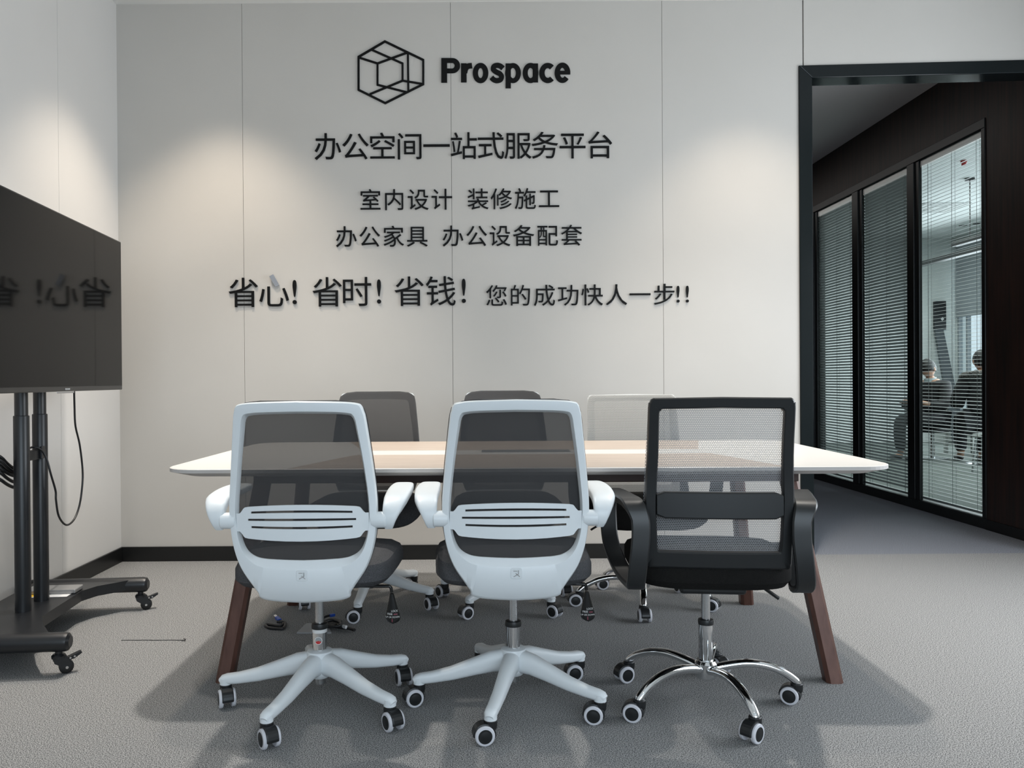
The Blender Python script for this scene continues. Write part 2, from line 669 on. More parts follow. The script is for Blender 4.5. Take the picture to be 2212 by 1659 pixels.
def glyph(ch, px, py, em, name, label, group, hpx=None, bold=0.0):
    me = glyph_mesh(ch, bold)
    xs = [v.co.x for v in me.vertices]
    ys = [v.co.y for v in me.vertices]
    cx = (min(xs) + max(xs)) / 2
    if hpx:
        cy = (min(ys) + max(ys)) / 2
        em = hpx / (max(ys) - min(ys))
    else:
        cy = .38
    s = em * PXM
    c = wall_point(px, py, WY)
    bm = bmesh.new()
    bm.from_mesh(me)
    bmesh.ops.remove_doubles(bm, verts=bm.verts[:], dist=1e-5)
    for v in bm.verts:
        v.co = Vector(((v.co.x - cx) * s, 0, (v.co.y - cy) * s))
    faces = bm.faces[:]
    r = bmesh.ops.extrude_face_region(bm, geom=faces)
    for v in [g for g in r['geom'] if isinstance(g, bmesh.types.BMVert)]:
        v.co.y -= TH
    bmesh.ops.recalc_face_normals(bm, faces=bm.faces[:])
    bm.to_mesh(me)
    bm.free()
    me.materials.clear()
    me.materials.append(M['letter'])
    for p in me.polygons:
        p.material_index = 0
    o = bpy.data.objects.new(name, me)
    COL.objects.link(o)
    o.location = (c.x, WY - .0005, c.z)
    tag(o, label, 'letter', group)
    return o


ORD = ['first', 'second', 'third', 'fourth', 'fifth', 'sixth', 'seventh', 'eighth', 'ninth', 'tenth', 'eleventh']


def line(chars, xs, yl, yr, em, what, group, hpx=None):
    out = []
    for i, (ch, zx) in enumerate(zip(chars, xs)):
        px = 440 + zx / 2.011
        t = (zx - xs[0]) / (xs[-1] - xs[0])
        h = hpx if ch == '!' else None
        nm = 'raised_exclamation_mark' if ch == '!' else 'raised_character'
        word = 'exclamation mark' if ch == '!' else 'character %s' % ch
        out.append(glyph(ch, px, yl + (yr - yl) * t, em, nm, 'black raised %s, %s from the left in the %s' % (word, ORD[i], what), group, h))
    return out


G1 = 'characters of the large slogan line under the logo'
line('办公空间一站式服务平台', [540, 660, 777, 895, 1012, 1130, 1248, 1365, 1482, 1602, 1722], 317, 313.6, 62, 'large line under the logo', G1)
line('室内设计装修施工', [725, 828, 932, 1035, 1192, 1293, 1397, 1500], 432, 429, 48.5, 'smaller second line', 'characters of the second slogan line')
line('办公家具办公设备配套', [620, 722, 826, 928, 1083, 1186, 1287, 1390, 1494, 1598], 511.5, 508.5, 48.5, 'third line', 'characters of the third slogan line')
big = line('省心!省时!省钱!', [173, 307, 396, 537, 667, 762, 893, 1030, 1130], 632, 628.5, 69, 'big lowest line', 'characters of the big lowest line', 52)
line('您的成功快人一步!!', [1272, 1376, 1480, 1583, 1687, 1793, 1895, 2000, 2060, 2100], 639, 635.5, 49, "lowest line's small end", 'characters at the end of the lowest line', 36)

# the loose middle dot of the second big character has come away and tilts
heart = big[1]
bm = bmesh.new()
bm.from_mesh(heart.data)
isl, seen = [], set()
for v in bm.verts:
    if v in seen:
        continue
    st, comp = [v], []
    seen.add(v)
    while st:
        q = st.pop()
        comp.append(q)
        for e in q.link_edges:
            o2 = e.other_vert(q)
            if o2 not in seen:
                seen.add(o2)
                st.append(o2)
    isl.append(comp)
isl.sort(key=lambda c: -max(v.co.z for v in c))
if len(isl) > 2:
    top = isl[0]
    bmesh.ops.delete(bm, geom=top, context='VERTS')
    bm.to_mesh(heart.data)
bm.free()
p = wall_point(594, 607) - Vector((heart.location.x, WY, heart.location.z))
b = MB()
dv = Vector((.016, 0, -.030))
sv = Vector((.011, 0, .006))
c = Vector((p.x, -.002, p.z))
b.hexa([c - dv - sv + Vector((0, -.006, 0)), c - dv + sv + Vector((0, -.006, 0)), c + dv + sv, c + dv - sv,
        c - dv - sv + Vector((0, -.022, 0)), c - dv + sv + Vector((0, -.022, 0)), c + dv + sv + Vector((0, -.010, 0)), c + dv - sv + Vector((0, -.010, 0))])
k = b.build('loose_stroke', 'letter_painted_glint', heart)
k['label'] = 'tilted stroke that has come loose, pale with a painted reflection'


# logo word: strokes drawn in a local drawing grid (4.254 grid units to a picture pixel)
def word_pt(u, v, t):
    q = wall_point(740 + u / 4.254, 70 + v / 4.254)
    return (q.x, WY - t, q.z)


PIECE = [0]


def depth():
    """front faces of overlapping strokes lie a hair apart"""
    PIECE[0] = (PIECE[0] + 1) % 12
    return TH - .00022 * PIECE[0]


def ring_sector(b, cx, cy, orx, ory, irx, iry, a0, a1, n=28):
    full = abs(a1 - a0) >= 359
    R = []
    d = depth()
    for i in range(n if full else n + 1):
        a = math.radians(a0 + (a1 - a0) * i / n)
        c, s = math.cos(a), -math.sin(a)
        R.append([word_pt(cx + orx * c, cy + ory * s, 0), word_pt(cx + orx * c, cy + ory * s, d), word_pt(cx + irx * c, cy + iry * s, d), word_pt(cx + irx * c, cy + iry * s, 0)])
    b.rings(R, caps=not full, closed_v=full)


def stroke(b, pts, w_, closed=False):
    """a mitred band of width w_ along a polyline"""
    P = [Vector((p[0], p[1], 0)) for p in pts]
    n = len(P)
    d = depth()
    R = []
    for i in range(n):
        a = (P[i] - P[i - 1]).normalized() if (i > 0 or closed) else (P[1] - P[0]).normalized()
        c = (P[(i + 1) % n] - P[i]).normalized() if (i < n - 1 or closed) else a
        t = (a + c).normalized()
        k = 1 / max(.5, t.dot(a))
        nn = Vector((-t.y, t.x, 0)) * (w_ / 2 * k)
        l, r = P[i] + nn, P[i] - nn
        R.append([word_pt(l.x, l.y, 0), word_pt(l.x, l.y, d), word_pt(r.x, r.y, d), word_pt(r.x, r.y, 0)])
    b.rings(R, caps=not closed, closed_v=closed)


def quad(b, u0, v0, u1, v1):
    b.prism([(u0, v0), (u1, v0), (u1, v1), (u0, v1)], word_pt, 0, depth())


def letter_done(b, ch, i):
    o = b.build('raised_letter', 'letter')
    where = {0: 'capital P at the start of', 1: 'r, second letter of', 2: 'o, third letter of', 3: 's, fourth letter of', 4: 'p with a tail, fifth letter of', 5: 'round a, sixth letter of', 6: 'c, last letter but one of', 7: 'e at the end of'}[i]
    tag(o, 'black raised letter %s the bold word beside the logo' % where, 'letter', 'letters of the bold word beside the logo')


b = MB()
quad(b, 908, 240, 961, 464)
quad(b, 955, 240, 1010, 282)
quad(b, 955, 336, 1010, 377)
ring_sector(b, 1008, 308.5, 72, 68.5, 22, 27, -90, 90)
letter_done(b, 'P', 0)
b = MB()
quad(b, 1089, 288, 1140, 461)
stroke(b, catmull([(1122, 372), (1132, 336), (1152, 314), (1190, 308)], 5), 48)
letter_done(b, 'r', 1)
b = MB()
ring_sector(b, 1268, 376, 72, 92, 23, 48, 0, 360)
letter_done(b, 'o', 2)
b = MB()
stroke(b, catmull([(1474, 332), (1450, 312), (1420, 305), (1391, 316), (1386, 343), (1412, 366), (1445, 382), (1461, 408), (1451, 436), (1418, 446), (1390, 437), (1368, 416)], 4), 45)
letter_done(b, 's', 3)
b = MB()
quad(b, 1498, 289, 1546, 515)
ring_sector(b, 1566, 376, 73, 91, 26, 49, 0, 360)
letter_done(b, 'p', 4)
b = MB()
quad(b, 1747, 289, 1796, 461)
ring_sector(b, 1727, 376, 72, 91, 26, 49, 0, 360)
letter_done(b, 'a', 5)
b = MB()
ring_sector(b, 1886, 376, 79, 91, 30, 47, 48, 312)
letter_done(b, 'c', 6)
b = MB()
ring_sector(b, 2020, 374, 72, 92, 24, 48, -5, 320)
quad(b, 1972, 357, 2091, 388)
letter_done(b, 'e', 7)

b = MB()
stroke(b, [(390, 86), (742, 256), (742, 478), (393, 652), (148, 530), (148, 228)], 19, True)
for pts in ([(150, 233), (322, 288), (590, 190)], [(268, 162), (552, 288), (552, 446), (250, 571)], [(322, 284), (322, 484), (590, 552)], [(601, 195), (605, 545)], [(552, 446), (738, 476)]):
    stroke(b, pts, 18)
tag(b.build('wall_logo', 'letter'), 'black outlined hexagonal cube emblem left of the bold word', 'logo')


# ================================================================== chairs
def caster_parts(root, x, y, yaw, mats=('black_plastic', 'caster_ring')):
    """a twin-wheel caster whose stem stands at x, y"""
    off = .020
    b = MB().smooth(False)
    b.lathe([(.0175, .040), (.0192, .052), (.0192, .066), (.0170, .070)], 18)      # cap under the leg tip
    poly = []
    for i in range(15):                                            # hood, side view
        a = math.radians(-8 + 205 * i / 14)
        poly.append((off + .0335 * math.cos(a), .029 + .0335 * math.sin(a)))
    b.prism(poly, YZ, -.0180, .0180)
    c = b.build('caster', mats[0], root, (x, y, 0), (0, 0, yaw), bevel=.003)
    for s in (-1, 1):
        b = MB().smooth()
        b.mat(1)
        b.lathe([(.006, s * .0125), (.026, s * .0125), (.0288, s * .015), (.0288, s * .0225), (.0265, s * .0255), (.0205, s * .0262)], 28, (0, off, .0290), 'X', caps=False)
        b.mat(0)
        b.lathe([(.0205, s * .0262), (.0195, s * .0250), (.0150, s * .0262), (.0005, s * .0268)], 28, (0, off, .0290), 'X')
        b.build('wheel', [mats[0], mats[1]], c)
    return c


def interp(tab, z):
    if z <= tab[0][0]:
        return tab[0][1]
    for (a, fa), (c, fc) in zip(tab[:-1], tab[1:]):
        if z <= c:
            return fa + (fc - fa) * (z - a) / (c - a)
    return tab[-1][1]


def cushion(zprof, hx, y0, y1, e=4.5, n=40, front=.035, side=.0, top=None):
    """rounded-rectangle cushion; zprof: (z, scale) bottom to top"""
    R = []
    yc, hy = (y0 + y1) / 2, (y1 - y0) / 2
    for z, s in zprof:
        ring = []
        for k in range(n):
            a = 2 * PI * k / n
            c, q = math.cos(a), math.sin(a)
            c = math.copysign(abs(c) ** (2 / e), c)
            q = math.copysign(abs(q) ** (2 / e), q)
            inset = (1 - s) * .24
            x = c * (hx - inset)
            y = yc + q * (hy - inset)
            u = (y - yc) / hy
            x *= 1 + .05 * u
            dz = -front * max(0, u - .45) ** 2 / .3 + side * (x / hx) ** 2
            ring.append((x, y, z + dz))
        R.append(ring)
    return R


def paddle_lever(root, x0, y, zrod, x1, ztop, zbot):
    b = MB().smooth()
    b.tube(catmull([(x0, y, zrod), (x1 - .03, y, zrod - .002), (x1 - .006, y, zrod - .004), (x1, y, zrod - .022)], 5), .0052)
    lv = b.build('tilt_lever', 'lever_black', root)
    b = MB().smooth()
    L = ztop - zbot
    prof = [(.0, .006), (.06, .008), (.30, .0125), (.55, .0185), (.70, .0222), (.80, .0235), (.88, .0222), (.94, .0180), (.98, .0110), (1, .003)]
    R = []
    for t, wd in prof:
        R.append([(x1 + wd * math.cos(2 * PI * k / 20) + t * .004, y + (.007 + .004 * t) * math.sin(2 * PI * k / 20), ztop - t * L) for k in range(20)])
    b.rings(R)
    b.build('paddle', 'lever_black', lv)
    b = MB()
    pts = []

    def txt(word, zc, h, xc):
        me = glyph_mesh(word)
        xs = [v.co.x for v in me.vertices]
        ys = [v.co.y for v in me.vertices]
        s = h / (max(ys) - min(ys))
        mx = (min(xs) + max(xs)) / 2
        vs = [b.v((xc + (v.co.x - mx) * s * .92, 0, zc + v.co.y * s)) for v in me.vertices]
        for p in me.polygons:
            b.f([vs[i] for i in p.vertices])
        bpy.data.meshes.remove(me)
    txt('LOCK', zbot + L * .40, .0062, x1 + .009)
    txt('FREE', zbot + L * .30, .0062, x1 - .006)
    txt('UP OR DOWN', zbot + L * .20, .0052, x1 + .002)
    b.mat(1)
    b.box(x1 + .006, x1 + .018, 0, .0003, zbot + L * .30, zbot + L * .34)
    b.box(x1 + .000, x1 + .003, 0, .0003, zbot + L * .06, zbot + L * .17)
    # lay the print onto the paddle's rounded face
    for v in b.bm.verts:
        t = (ztop - v.co.z) / L
        wd = interp(prof, t)
        u = max(-.97, min(.97, (v.co.x - x1 - t * .004) / wd))
        v.co.y = y - (.007 + .004 * t) * math.sqrt(1 - u * u) - .0006
    b.build('lettering', ['print_white', 'print_red'], lv)
    return lv


OUTER = [(0, .988), (.12, .985), (.168, .980), (.181, .972), (.187, .955), (.192, .93), (.207, .803), (.217, .693), (.216, .62), (.205, .55), (.184, .492), (.150, .440), (.136, .418), (.130, .401), (.09, .391), (0, .386)]
INNER = [(0, .951), (.10, .949), (.142, .945), (.1525, .939), (.1575, .928), (.161, .91), (.178, .80), (.191, .68), (.188, .61), (.178, .567), (.162, .541), (.138, .527), (.112, .522), (.085, .5205), (.045, .519), (0, .518)]
YREAR = [(.38, -.222), (.40, -.236), (.43, -.246), (.47, -.253), (.55, -.259), (.65, -.264), (.75, -.270), (.85, -.286), (.92, -.300), (1.0, -.322)]


def yrear(x, z):
    return interp(YREAR, z) + .60 * x * x


def full_loop(half, n=4):
    h = catmull([(x, z, 0) for x, z in half], n)
    return [(p.x, p.y) for p in h] + [(-p.x, p.y) for p in h[-2:0:-1]]


def nylon_base(root):
    b = MB().smooth()
    b.lathe([(.022, .088), (.030, .092), (.040, .11), (.044, .16), (.040, .176), (.030, .180)], 28)
    for k in range(5):
        a = 2 * PI * k / 5
        ca, sa = math.cos(a), math.sin(a)
        prof = [(.020, .138, .060, .074), (.07, .134, .050, .066), (.13, .118, .045, .054), (.20, .099, .041, .043), (.262, .088, .038, .036), (.300, .084, .037, .034), (.313, .081, .034, .031), (.321, .076, .024, .022)]
        P = [(r * ca, r * sa, z) for r, z, _, _ in prof]
        b.sweep(P, [(w_, h_) for _, _, w_, h_ in prof], 26, 2.5)
        b.lathe([(.0150, .066), (.0190, .068), (.0190, .088)], 18, (.305 * ca, .305 * sa, 0))
    return b.build('star_base', 'white_plastic', root)


def task_chair(label, cat='chair', group=None):
    root = thing('office_chair', label=label, cat=cat, group=group)
    nylon_base(root)
    for k in range(5):
        a = 2 * PI * k / 5
        caster_parts(root, .305 * math.cos(a), .305 * math.sin(a), a + 1.2 * math.sin(3 * k + 1))
    b = MB().smooth()
    b.lathe([(.0235, .170), (.0235, .252), (.022, .254)], 28)
    g = b.build('gas_cylinder', 'chrome', root)
    b = MB().smooth()
    b.lathe([(.0262, .248), (.0268, .256), (.0250, .264), (.016, .266)], 28)
    b.build('collar', 'black_plastic', g)
    b = MB().smooth()
    b.lathe([(.0140, .262), (.0140, .40)], 24)
    b.build('piston', 'steel', g)
    b = MB()
    b.lathe([(.018, .070), (.018, .100)], 20)
    b.build('end_cap', 'steel', g)
    b = MB()
    b.box(-.09, .09, -.15, .16, .395, .43)
    b.build('tilt_mechanism', 'black_plastic', root, bevel=.012)
    paddle_lever(root, .07, -.02, .388, .236, .362, .268)
    # seat
    b = MB().smooth()
    b.rings(cushion([(.412, .55), (.414, .80), (.424, .93), (.442, 1.0), (.470, 1.0), (.490, .96), (.502, .86), (.508, .60), (.510, .25)], .252, -.205, .285, side=-.004))
    b.build('seat', 'seat_grey', root)
    # back frame
    lo, li = full_loop(OUTER), full_loop(INNER)
    b = MB().smooth()
    R = []
    for (ox, oz), (ix, iz) in zip(lo, li):
        ring = []
        for t, dy in ((0, .018), (.03, .006), (.10, .001), (.45, -.001), (.80, .0), (.84, .003), (1, .020)):
            x, z = ox + (ix - ox) * t, oz + (iz - oz) * t
            ring.append((x, yrear(x, z) + dy, z))
        for t, dy in ((1, .026), (.5, .026), (0, .026)):
            x, z = ox + (ix - ox) * t, oz + (iz - oz) * t
            ring.append((x, yrear(x, z) + dy, z))
        R.append(ring)
    b.rings(R, closed_v=True)
    b.build('back_frame', 'white_plastic', root)
    # mesh over the front of the frame
    b = MB().smooth()
    rows = []
    zs = [.50, .54, .58, .62, .66, .70, .75, .80, .85, .90, .93, .95, .965, .976, .984, .989]
    hw = [(z, x) for x, z in sorted(OUTER, key=lambda q: q[1])]
    for z in zs:
        wd = interp(hw, z) + .003 if z < .975 else interp([(.975, .174), (.984, .155), (.990, .10)], z)
        rows.append([(u * wd, yrear(u * wd, z) + .028, z) for u in [i / 8 for i in range(-8, 9)]])
    b.rings(rows, closed_u=False)
    b.build('back_mesh', 'mesh_dark', root)
    # lumbar support with three slots
    xs = [-.194, -.184, -.180, -.176, -.172, -.168, -.158, -.148, -.13, -.09, -.045, 0, .045, .09, .13, .148, .158, .168, .172, .176, .180, .184, .194]
    zz = [.586, .602, .6165, .6225, .6370, .6430, .6575, .6635, .677]
    slots = {2: .148, 4: .158, 6: .148}
    b = MB()
    V = {}
    for i, x in enumerate(xs):
        for j, z in enumerate(zz):
            hs = 1 if abs(x) <= .158 else (.97 if abs(x) <= .168 else (.90 if abs(x) <= .172 else (.78 if abs(x) <= .176 else (.66 if abs(x) <= .180 else .58))))
            arch = .008 * (1 - (x / .17) ** 2) * (z - .6315) / .045
            z = .6315 + (z - .6315) * hs
            for s in (0, 1):
                V[i, j, s] = b.v((x, yrear(x, z) + .002 + .006 * s, z + (arch if abs(x) < .18 else 0)))
    keep = {}
    for i in range(len(xs) - 1):
        for j in range(len(zz) - 1):
            xm = (xs[i] + xs[i + 1]) / 2
            ok = True
            if j in slots and abs(xm) < slots[j] - .003:
                ok = False
            keep[i, j] = ok
    for (i, j), ok in keep.items():
        if not ok:
            continue
        for s in (0, 1):
            b.f([V[i, j, s], V[i + 1, j, s], V[i + 1, j + 1, s], V[i, j + 1, s]])
        for di, dj, q in ((-1, 0, ((i, j), (i, j + 1))), (1, 0, ((i + 1, j), (i + 1, j + 1))), (0, -1, ((i, j), (i + 1, j))), (0, 1, ((i, j + 1), (i + 1, j + 1)))):
            if not keep.get((i + di, j + dj), False):
                (a0, a1), (c0, c1) = q
                b.f([V[a0, a1, 0], V[c0, c1, 0], V[c0, c1, 1], V[a0, a1, 1]])
    bmesh.ops.delete(b.bm, geom=[v for v in b.bm.verts if not v.link_faces], context='VERTS')
    b.build('lumbar_support', 'white_plastic', root)
    # badge
    b = MB()
    yb = yrear(0, .478)
    b.prism(rrect(.0165, .0165, .006), lambda u, v, t: (u, yrear(u, .478 + v) - t, .478 + v), -.001, .0022)
    bd = b.build('badge', 'white_plastic', root, bevel=.0008)
    b = MB()
    for q in ([(-.009, .007), (.003, .007)], [(.006, .009), (.006, -.002)], [(-.008, -.010), (.006, -.002)], [(-.002, .0), (.010, -.010)]):
        (u0, v0), (u1, v1) = q
        b.tube([(u0, yrear(u0, .478 + v0) - .0024, .478 + v0), (u1, yrear(u1, .478 + v1) - .0024, .478 + v1)], .0009, 6)
    b.build('emblem', 'steel', bd)
    # flip-up arms
    for s in (-1, 1):
        b = MB().smooth()
        P = catmull([(s * .250, -.216, .610), (s * .253, -.224, .630), (s * .260, -.219, .660), (s * .267, -.180, .685), (s * .269, -.09, .694), (s * .269, 0, .696), (s * .268, .075, .694), (s * .267, .098, .690)], 3)
        W = [.024, .036, .055, .070, .076, .074, .066, .045]
        H = [.018, .030, .032, .032, .030, .028, .026, .016]
        n = len(P)
        sec = []
        for i in range(n):
            t = i / 3
            j = min(int(t), 6)
            fr = t - j
            sec.append((W[j] + (W[j + 1] - W[j]) * fr, H[j] + (H[j + 1] - H[j]) * fr))
        b.sweep(P, sec, 36, 4.0, across=(1, 0, 0))
        arm = b.build('armrest', 'white_plastic', root)
        b = MB().smooth()
        lo_, hi_ = .196, .241
        b.lathe([(.012, s * lo_), (.0215, s * (lo_ + .004)), (.0240, s * (lo_ + .016)), (.0240, s * hi_), (.020, s * (hi_ + .003))], 24, (0, -.222, .634), 'X')
        b.build('pivot', 'white_plastic', arm)
    return root


def chrome_base(root):
    b = MB().smooth()
    b.lathe([(.020, .075), (.032, .080), (.036, .095), (.036, .128), (.030, .136)], 28)
    for k in range(5):
        a = 2 * PI * k / 5
        ca, sa = math.cos(a), math.sin(a)
        prof = catmull([(.020, .108, 0), (.08, .122, 0), (.14, .128, 0), (.20, .119, 0), (.25, .098, 0), (.280, .076, 0), (.288, .064, 0)], 4)
        P = [(q.x * ca, q.x * sa, q.y) for q in prof]
        n = len(P)
        b.sweep(P, [(.034 - .008 * i / n, .027 - .003 * i / n) for i in range(n)], 20, 2.2)
    return b.build('star_base', 'chrome', root)


BYR = [(.40, -.225), (.49, -.240), (.60, -.252), (.75, -.262), (.88, -.285), (1.0, -.312)]


def byr(x, z):
    return interp(BYR, z) + .35 * x * x


def mesh_chair(label, frame, mesh, seat, group=None):
    root = thing('office_chair', label=label, cat='chair', group=group)
    chrome_base(root)
    for k in range(5):
        a = 2 * PI * k / 5
        caster_parts(root, .284 * math.cos(a), .284 * math.sin(a), a + .9 * math.sin(2 * k + 2))
    b = MB().smooth()
    b.lathe([(.0225, .125), (.0235, .128), (.0235, .258), (.022, .260)], 28)
    g = b.build('gas_cylinder', 'chrome', root)
    b = MB().smooth()
    b.lathe([(.0245, .252), (.0252, .262), (.0235, .268), (.015, .270)], 28)
    b.build('collar', 'black_plastic', g)
    b = MB().smooth()
    b.lathe([(.0140, .266), (.0140, .40)], 24)
    b.build('piston', 'steel', g)
    b = MB()
    b.box(-.10, .10, -.14, .13, .382, .415)
    b.build('tilt_mechanism', 'black_plastic', root, bevel=.01)
    b = MB().smooth()
    b.sweep(catmull([(.08, .0, .395), (.15, -.01, .392), (.175, -.012, .378), (.205, -.02, .357), (.222, -.024, .345)], 4), (.020, .010), 10, 3)
    b.build('height_lever', 'lever_black', root)
    b = MB().smooth()
    b.rings(cushion([(.408, .55), (.411, .82), (.420, .94), (.440, 1.0), (.475, 1.0), (.492, .96), (.502, .86), (.508, .60), (.510, .25)], .245, -.235, .265))
    b.build('seat', seat, root)
    # back frame ring
    def loop(tl, hw_t, hw_m, hw_b, zt, zb, r):
        return [(0, zt + .003), (hw_t - r * 2, zt), (hw_t - r, zt), (hw_t - .3 * r, zt - .3 * r), (hw_t, zt - r), (hw_t + .004, zt - r * 2.2), ((hw_t + hw_m) / 2, .82), (hw_m, .69), ((hw_m + hw_b) / 2, .59), (hw_b, zb + r * 1.6), (hw_b - .001, zb + r), (hw_b - .3 * r, zb + .3 * r), (hw_b - r, zb), (hw_b - r * 2, zb), (0, zb)]
    lo = loop(0, .203, .214, .210, .988, .482, .013)
    li = loop(0, .171, .180, .176, .956, .535, .007)
    lo, li = full_loop(lo, 3), full_loop(li, 3)
    b = MB().smooth()
    R = []
    for (ox, oz), (ix, iz) in zip(lo, li):
        ring = []
        for t, dy in ((0, .020), (.02, .004), (.12, 0), (.5, 0), (.88, 0), (.97, .004), (1, .020), (.5, .022)):
            x, z = ox + (ix - ox) * t, oz + (iz - oz) * t
            ring.append((x, byr(x, z) + dy, z))
        R.append(ring)
    b.rings(R, closed_v=True)
    b.build('back_frame', frame, root)
    # mesh panel
    b = MB().smooth()
    rows = []
    hw = [(z, x) for x, z in sorted([q for q in lo if q[0] >= 0], key=lambda q: q[1])]
    for z in [.50, .55, .60, .65, .70, .75, .80, .85, .90, .94, .965, .978, .987]:
        wd = interp([(.48, .208), (.69, .217), (.95, .206), (.968, .204), (.978, .200), (.988, .185)], z)
        rows.append([(u * wd, byr(u * wd, z) + .025, z) for u in [i / 8 for i in range(-8, 9)]])
    b.rings(rows, closed_u=False)
    b.build('back_mesh', mesh, root)
    # lumbar band
    b = MB()
    R = []
    for i in range(17):
        x = -.180 + .360 * i / 16
        zc, hz = .673, .039 if abs(x) < .170 else .030
        y = byr(x, zc)
        R.append([(x, y - .003, zc - hz), (x, y - .006, zc - hz + .004), (x, y - .006, zc + hz - .004), (x, y - .003, zc + hz), (x, y + .012, zc + hz), (x, y + .012, zc - hz)])
    b.rings(R)
    b.build('lumbar_support', frame if frame != 'grey_plastic' else 'black_plastic', root)
    # loop arms
    for s in (-1, 1):
        P = catmull([(s * .240, -.185, .418), (s * .242, -.243, .440), (s * .236, -.258, .50), (s * .228, -.258, .58), (s * .230, -.252, .640), (s * .238, -.228, .672),
                     (s * .256, -.14, .676), (s * .278, -.03, .676), (s * .295, .055, .668), (s * .302, .092, .640), (s * .304, .088, .58), (s * .300, .062, .51), (s * .284, .010, .458), (s * .262, -.08, .425)], 4, closed=True)
        n = len(P)
        b = MB().smooth()
        R = []
        for i, p_ in enumerate(P):
            t = (P[(i + 1) % n] - P[i - 1])
            t.x = 0
            t.normalize()
            nn = Vector((0, -t.z, t.y))
            top = max(0, min(1, (p_.z - .63) / .04))
            wd = .054 + .012 * top
            hh = .020 + .004 * top
            xo = s * .010 * top
            ring = []
            for a, c in ((-1, -1), (1, -1), (1.0, 1), (-1, 1)):
                for da, dc in (((-1, -.6), (-.85, -1)), ((.85, -1), (1, -.6)), ((1, .6), (.85, 1)), ((-.85, 1), (-1, .6)))[((-1, -1), (1, -1), (1, 1), (-1, 1)).index((int(a), c))]:
                    ring.append(p_ + Vector((xo + da * wd / 2, 0, 0)) + nn * (dc * hh / 2))
            R.append(ring)
        b.rings(R, closed_v=True)
        b.build('armrest', 'black_plastic', root)
    return root


RAD = math.radians
GC = 'grey white mesh task chairs'
c1 = task_chair('white framed dark mesh task chair nearest the television, its back to the viewer', group=GC)


def place(c, x, y, deg, base):
    """base: how far the five-arm base is turned against the seat"""
    c.location = (x, y, 0)
    c.rotation_euler = (0, 0, RAD(deg))
    for ch in c.children:
        n = ch.name.split('.')[0]
        if n == 'star_base':
            ch.rotation_euler = (0, 0, RAD(base - deg))
        elif n == 'caster':
            a = RAD(base - deg)
            l = ch.location
            ch.location = (l.x * math.cos(a) - l.y * math.sin(a), l.x * math.sin(a) + l.y * math.cos(a), l.z)


def swivel(c, yaws):
    k = 0
    for ch in c.children:
        if ch.name.split('.')[0] == 'caster':
            ch.rotation_euler = (0, 0, RAD(yaws[k]) - c.rotation_euler.z)
            k += 1


c2 = copy_tree(c1)
c2['label'] = 'white framed dark mesh task chair with its back to the viewer beside the black chair'
c4 = copy_tree(c1)
c4['label'] = 'grey mesh task chair facing us across the table, left of the three far chairs'
c5 = copy_tree(c1)
c5['label'] = 'grey mesh task chair facing us, hidden behind the middle near chair'
place(c1, -.520, 2.610, 0, 179.5)
place(c2, .105, 2.620, 0, 183)
place(c4, -.520, 3.800, 178, 268)
place(c5, .122, 3.800, 181, 308)
swivel(c1, [205, 215, 215, 200, 200])
swivel(c2, [110, 100, 80, 95, 250])
swivel(c4, [100, 210, 60, 220, 200])
swivel(c5, [230, 190, 170, 40, 120])
c3 = mesh_chair('black framed office chair with a chrome base, its back to the viewer', 'black_plastic', 'mesh_black', 'seat_black', 'chrome based mesh chairs')
place(c3, .726, 2.610, -6, 139)
swivel(c3, [110, 70, 130, 60, 200])
c6 = mesh_chair('pale mesh office chair on a chrome base facing us behind the black chair', 'grey_plastic', 'mesh_light', 'seat_black', 'chrome based mesh chairs')
place(c6, .755, 3.770, 179, 260)
c6.scale = (1.06, 1.0, .976)
swivel(c6, [180, 240, 200, 100, 90])

# round seal on the left chair's gas cylinder
g = [c for c in c1.children if c.name.startswith('gas_cylinder')][0]
b = MB()
for (a0, a1, mi, z0, z1) in ((0, 1, 0, .236, .247),):
    b.mat(mi)
    R = []
    for z in (z0, z1):
        R.append([(.0238 * math.sin(a), -.0238 * math.cos(a), z) for a in [RAD(-150 + 300 * i / 20) for i in range(21)]])
    b.rings(R, closed_u=False)
def seal(r0, r1, a0, a1, mi):
    b.mat(mi)
    R = []
    for i in range(13):
        a = RAD(a0 + (a1 - a0) * i / 12)
        row = []
        for r in (r0, r1):
            x, z = r * math.cos(a), .213 + r * math.sin(a)
            row.append((x, -math.sqrt(.0239 ** 2 - x * x), z))
        R.append(row)
    b.rings(R, closed_u=False)
seal(.0105, .0125, 0, 360, 0)
seal(.0005, .0105, 0, 180, 2)
seal(.0005, .0105, 200, 340, 1)
s_ = b.build('seal_sticker', ['paper', 'red', 'plate_grey'], g)
s_['label'] = 'round red and white seal sticker'

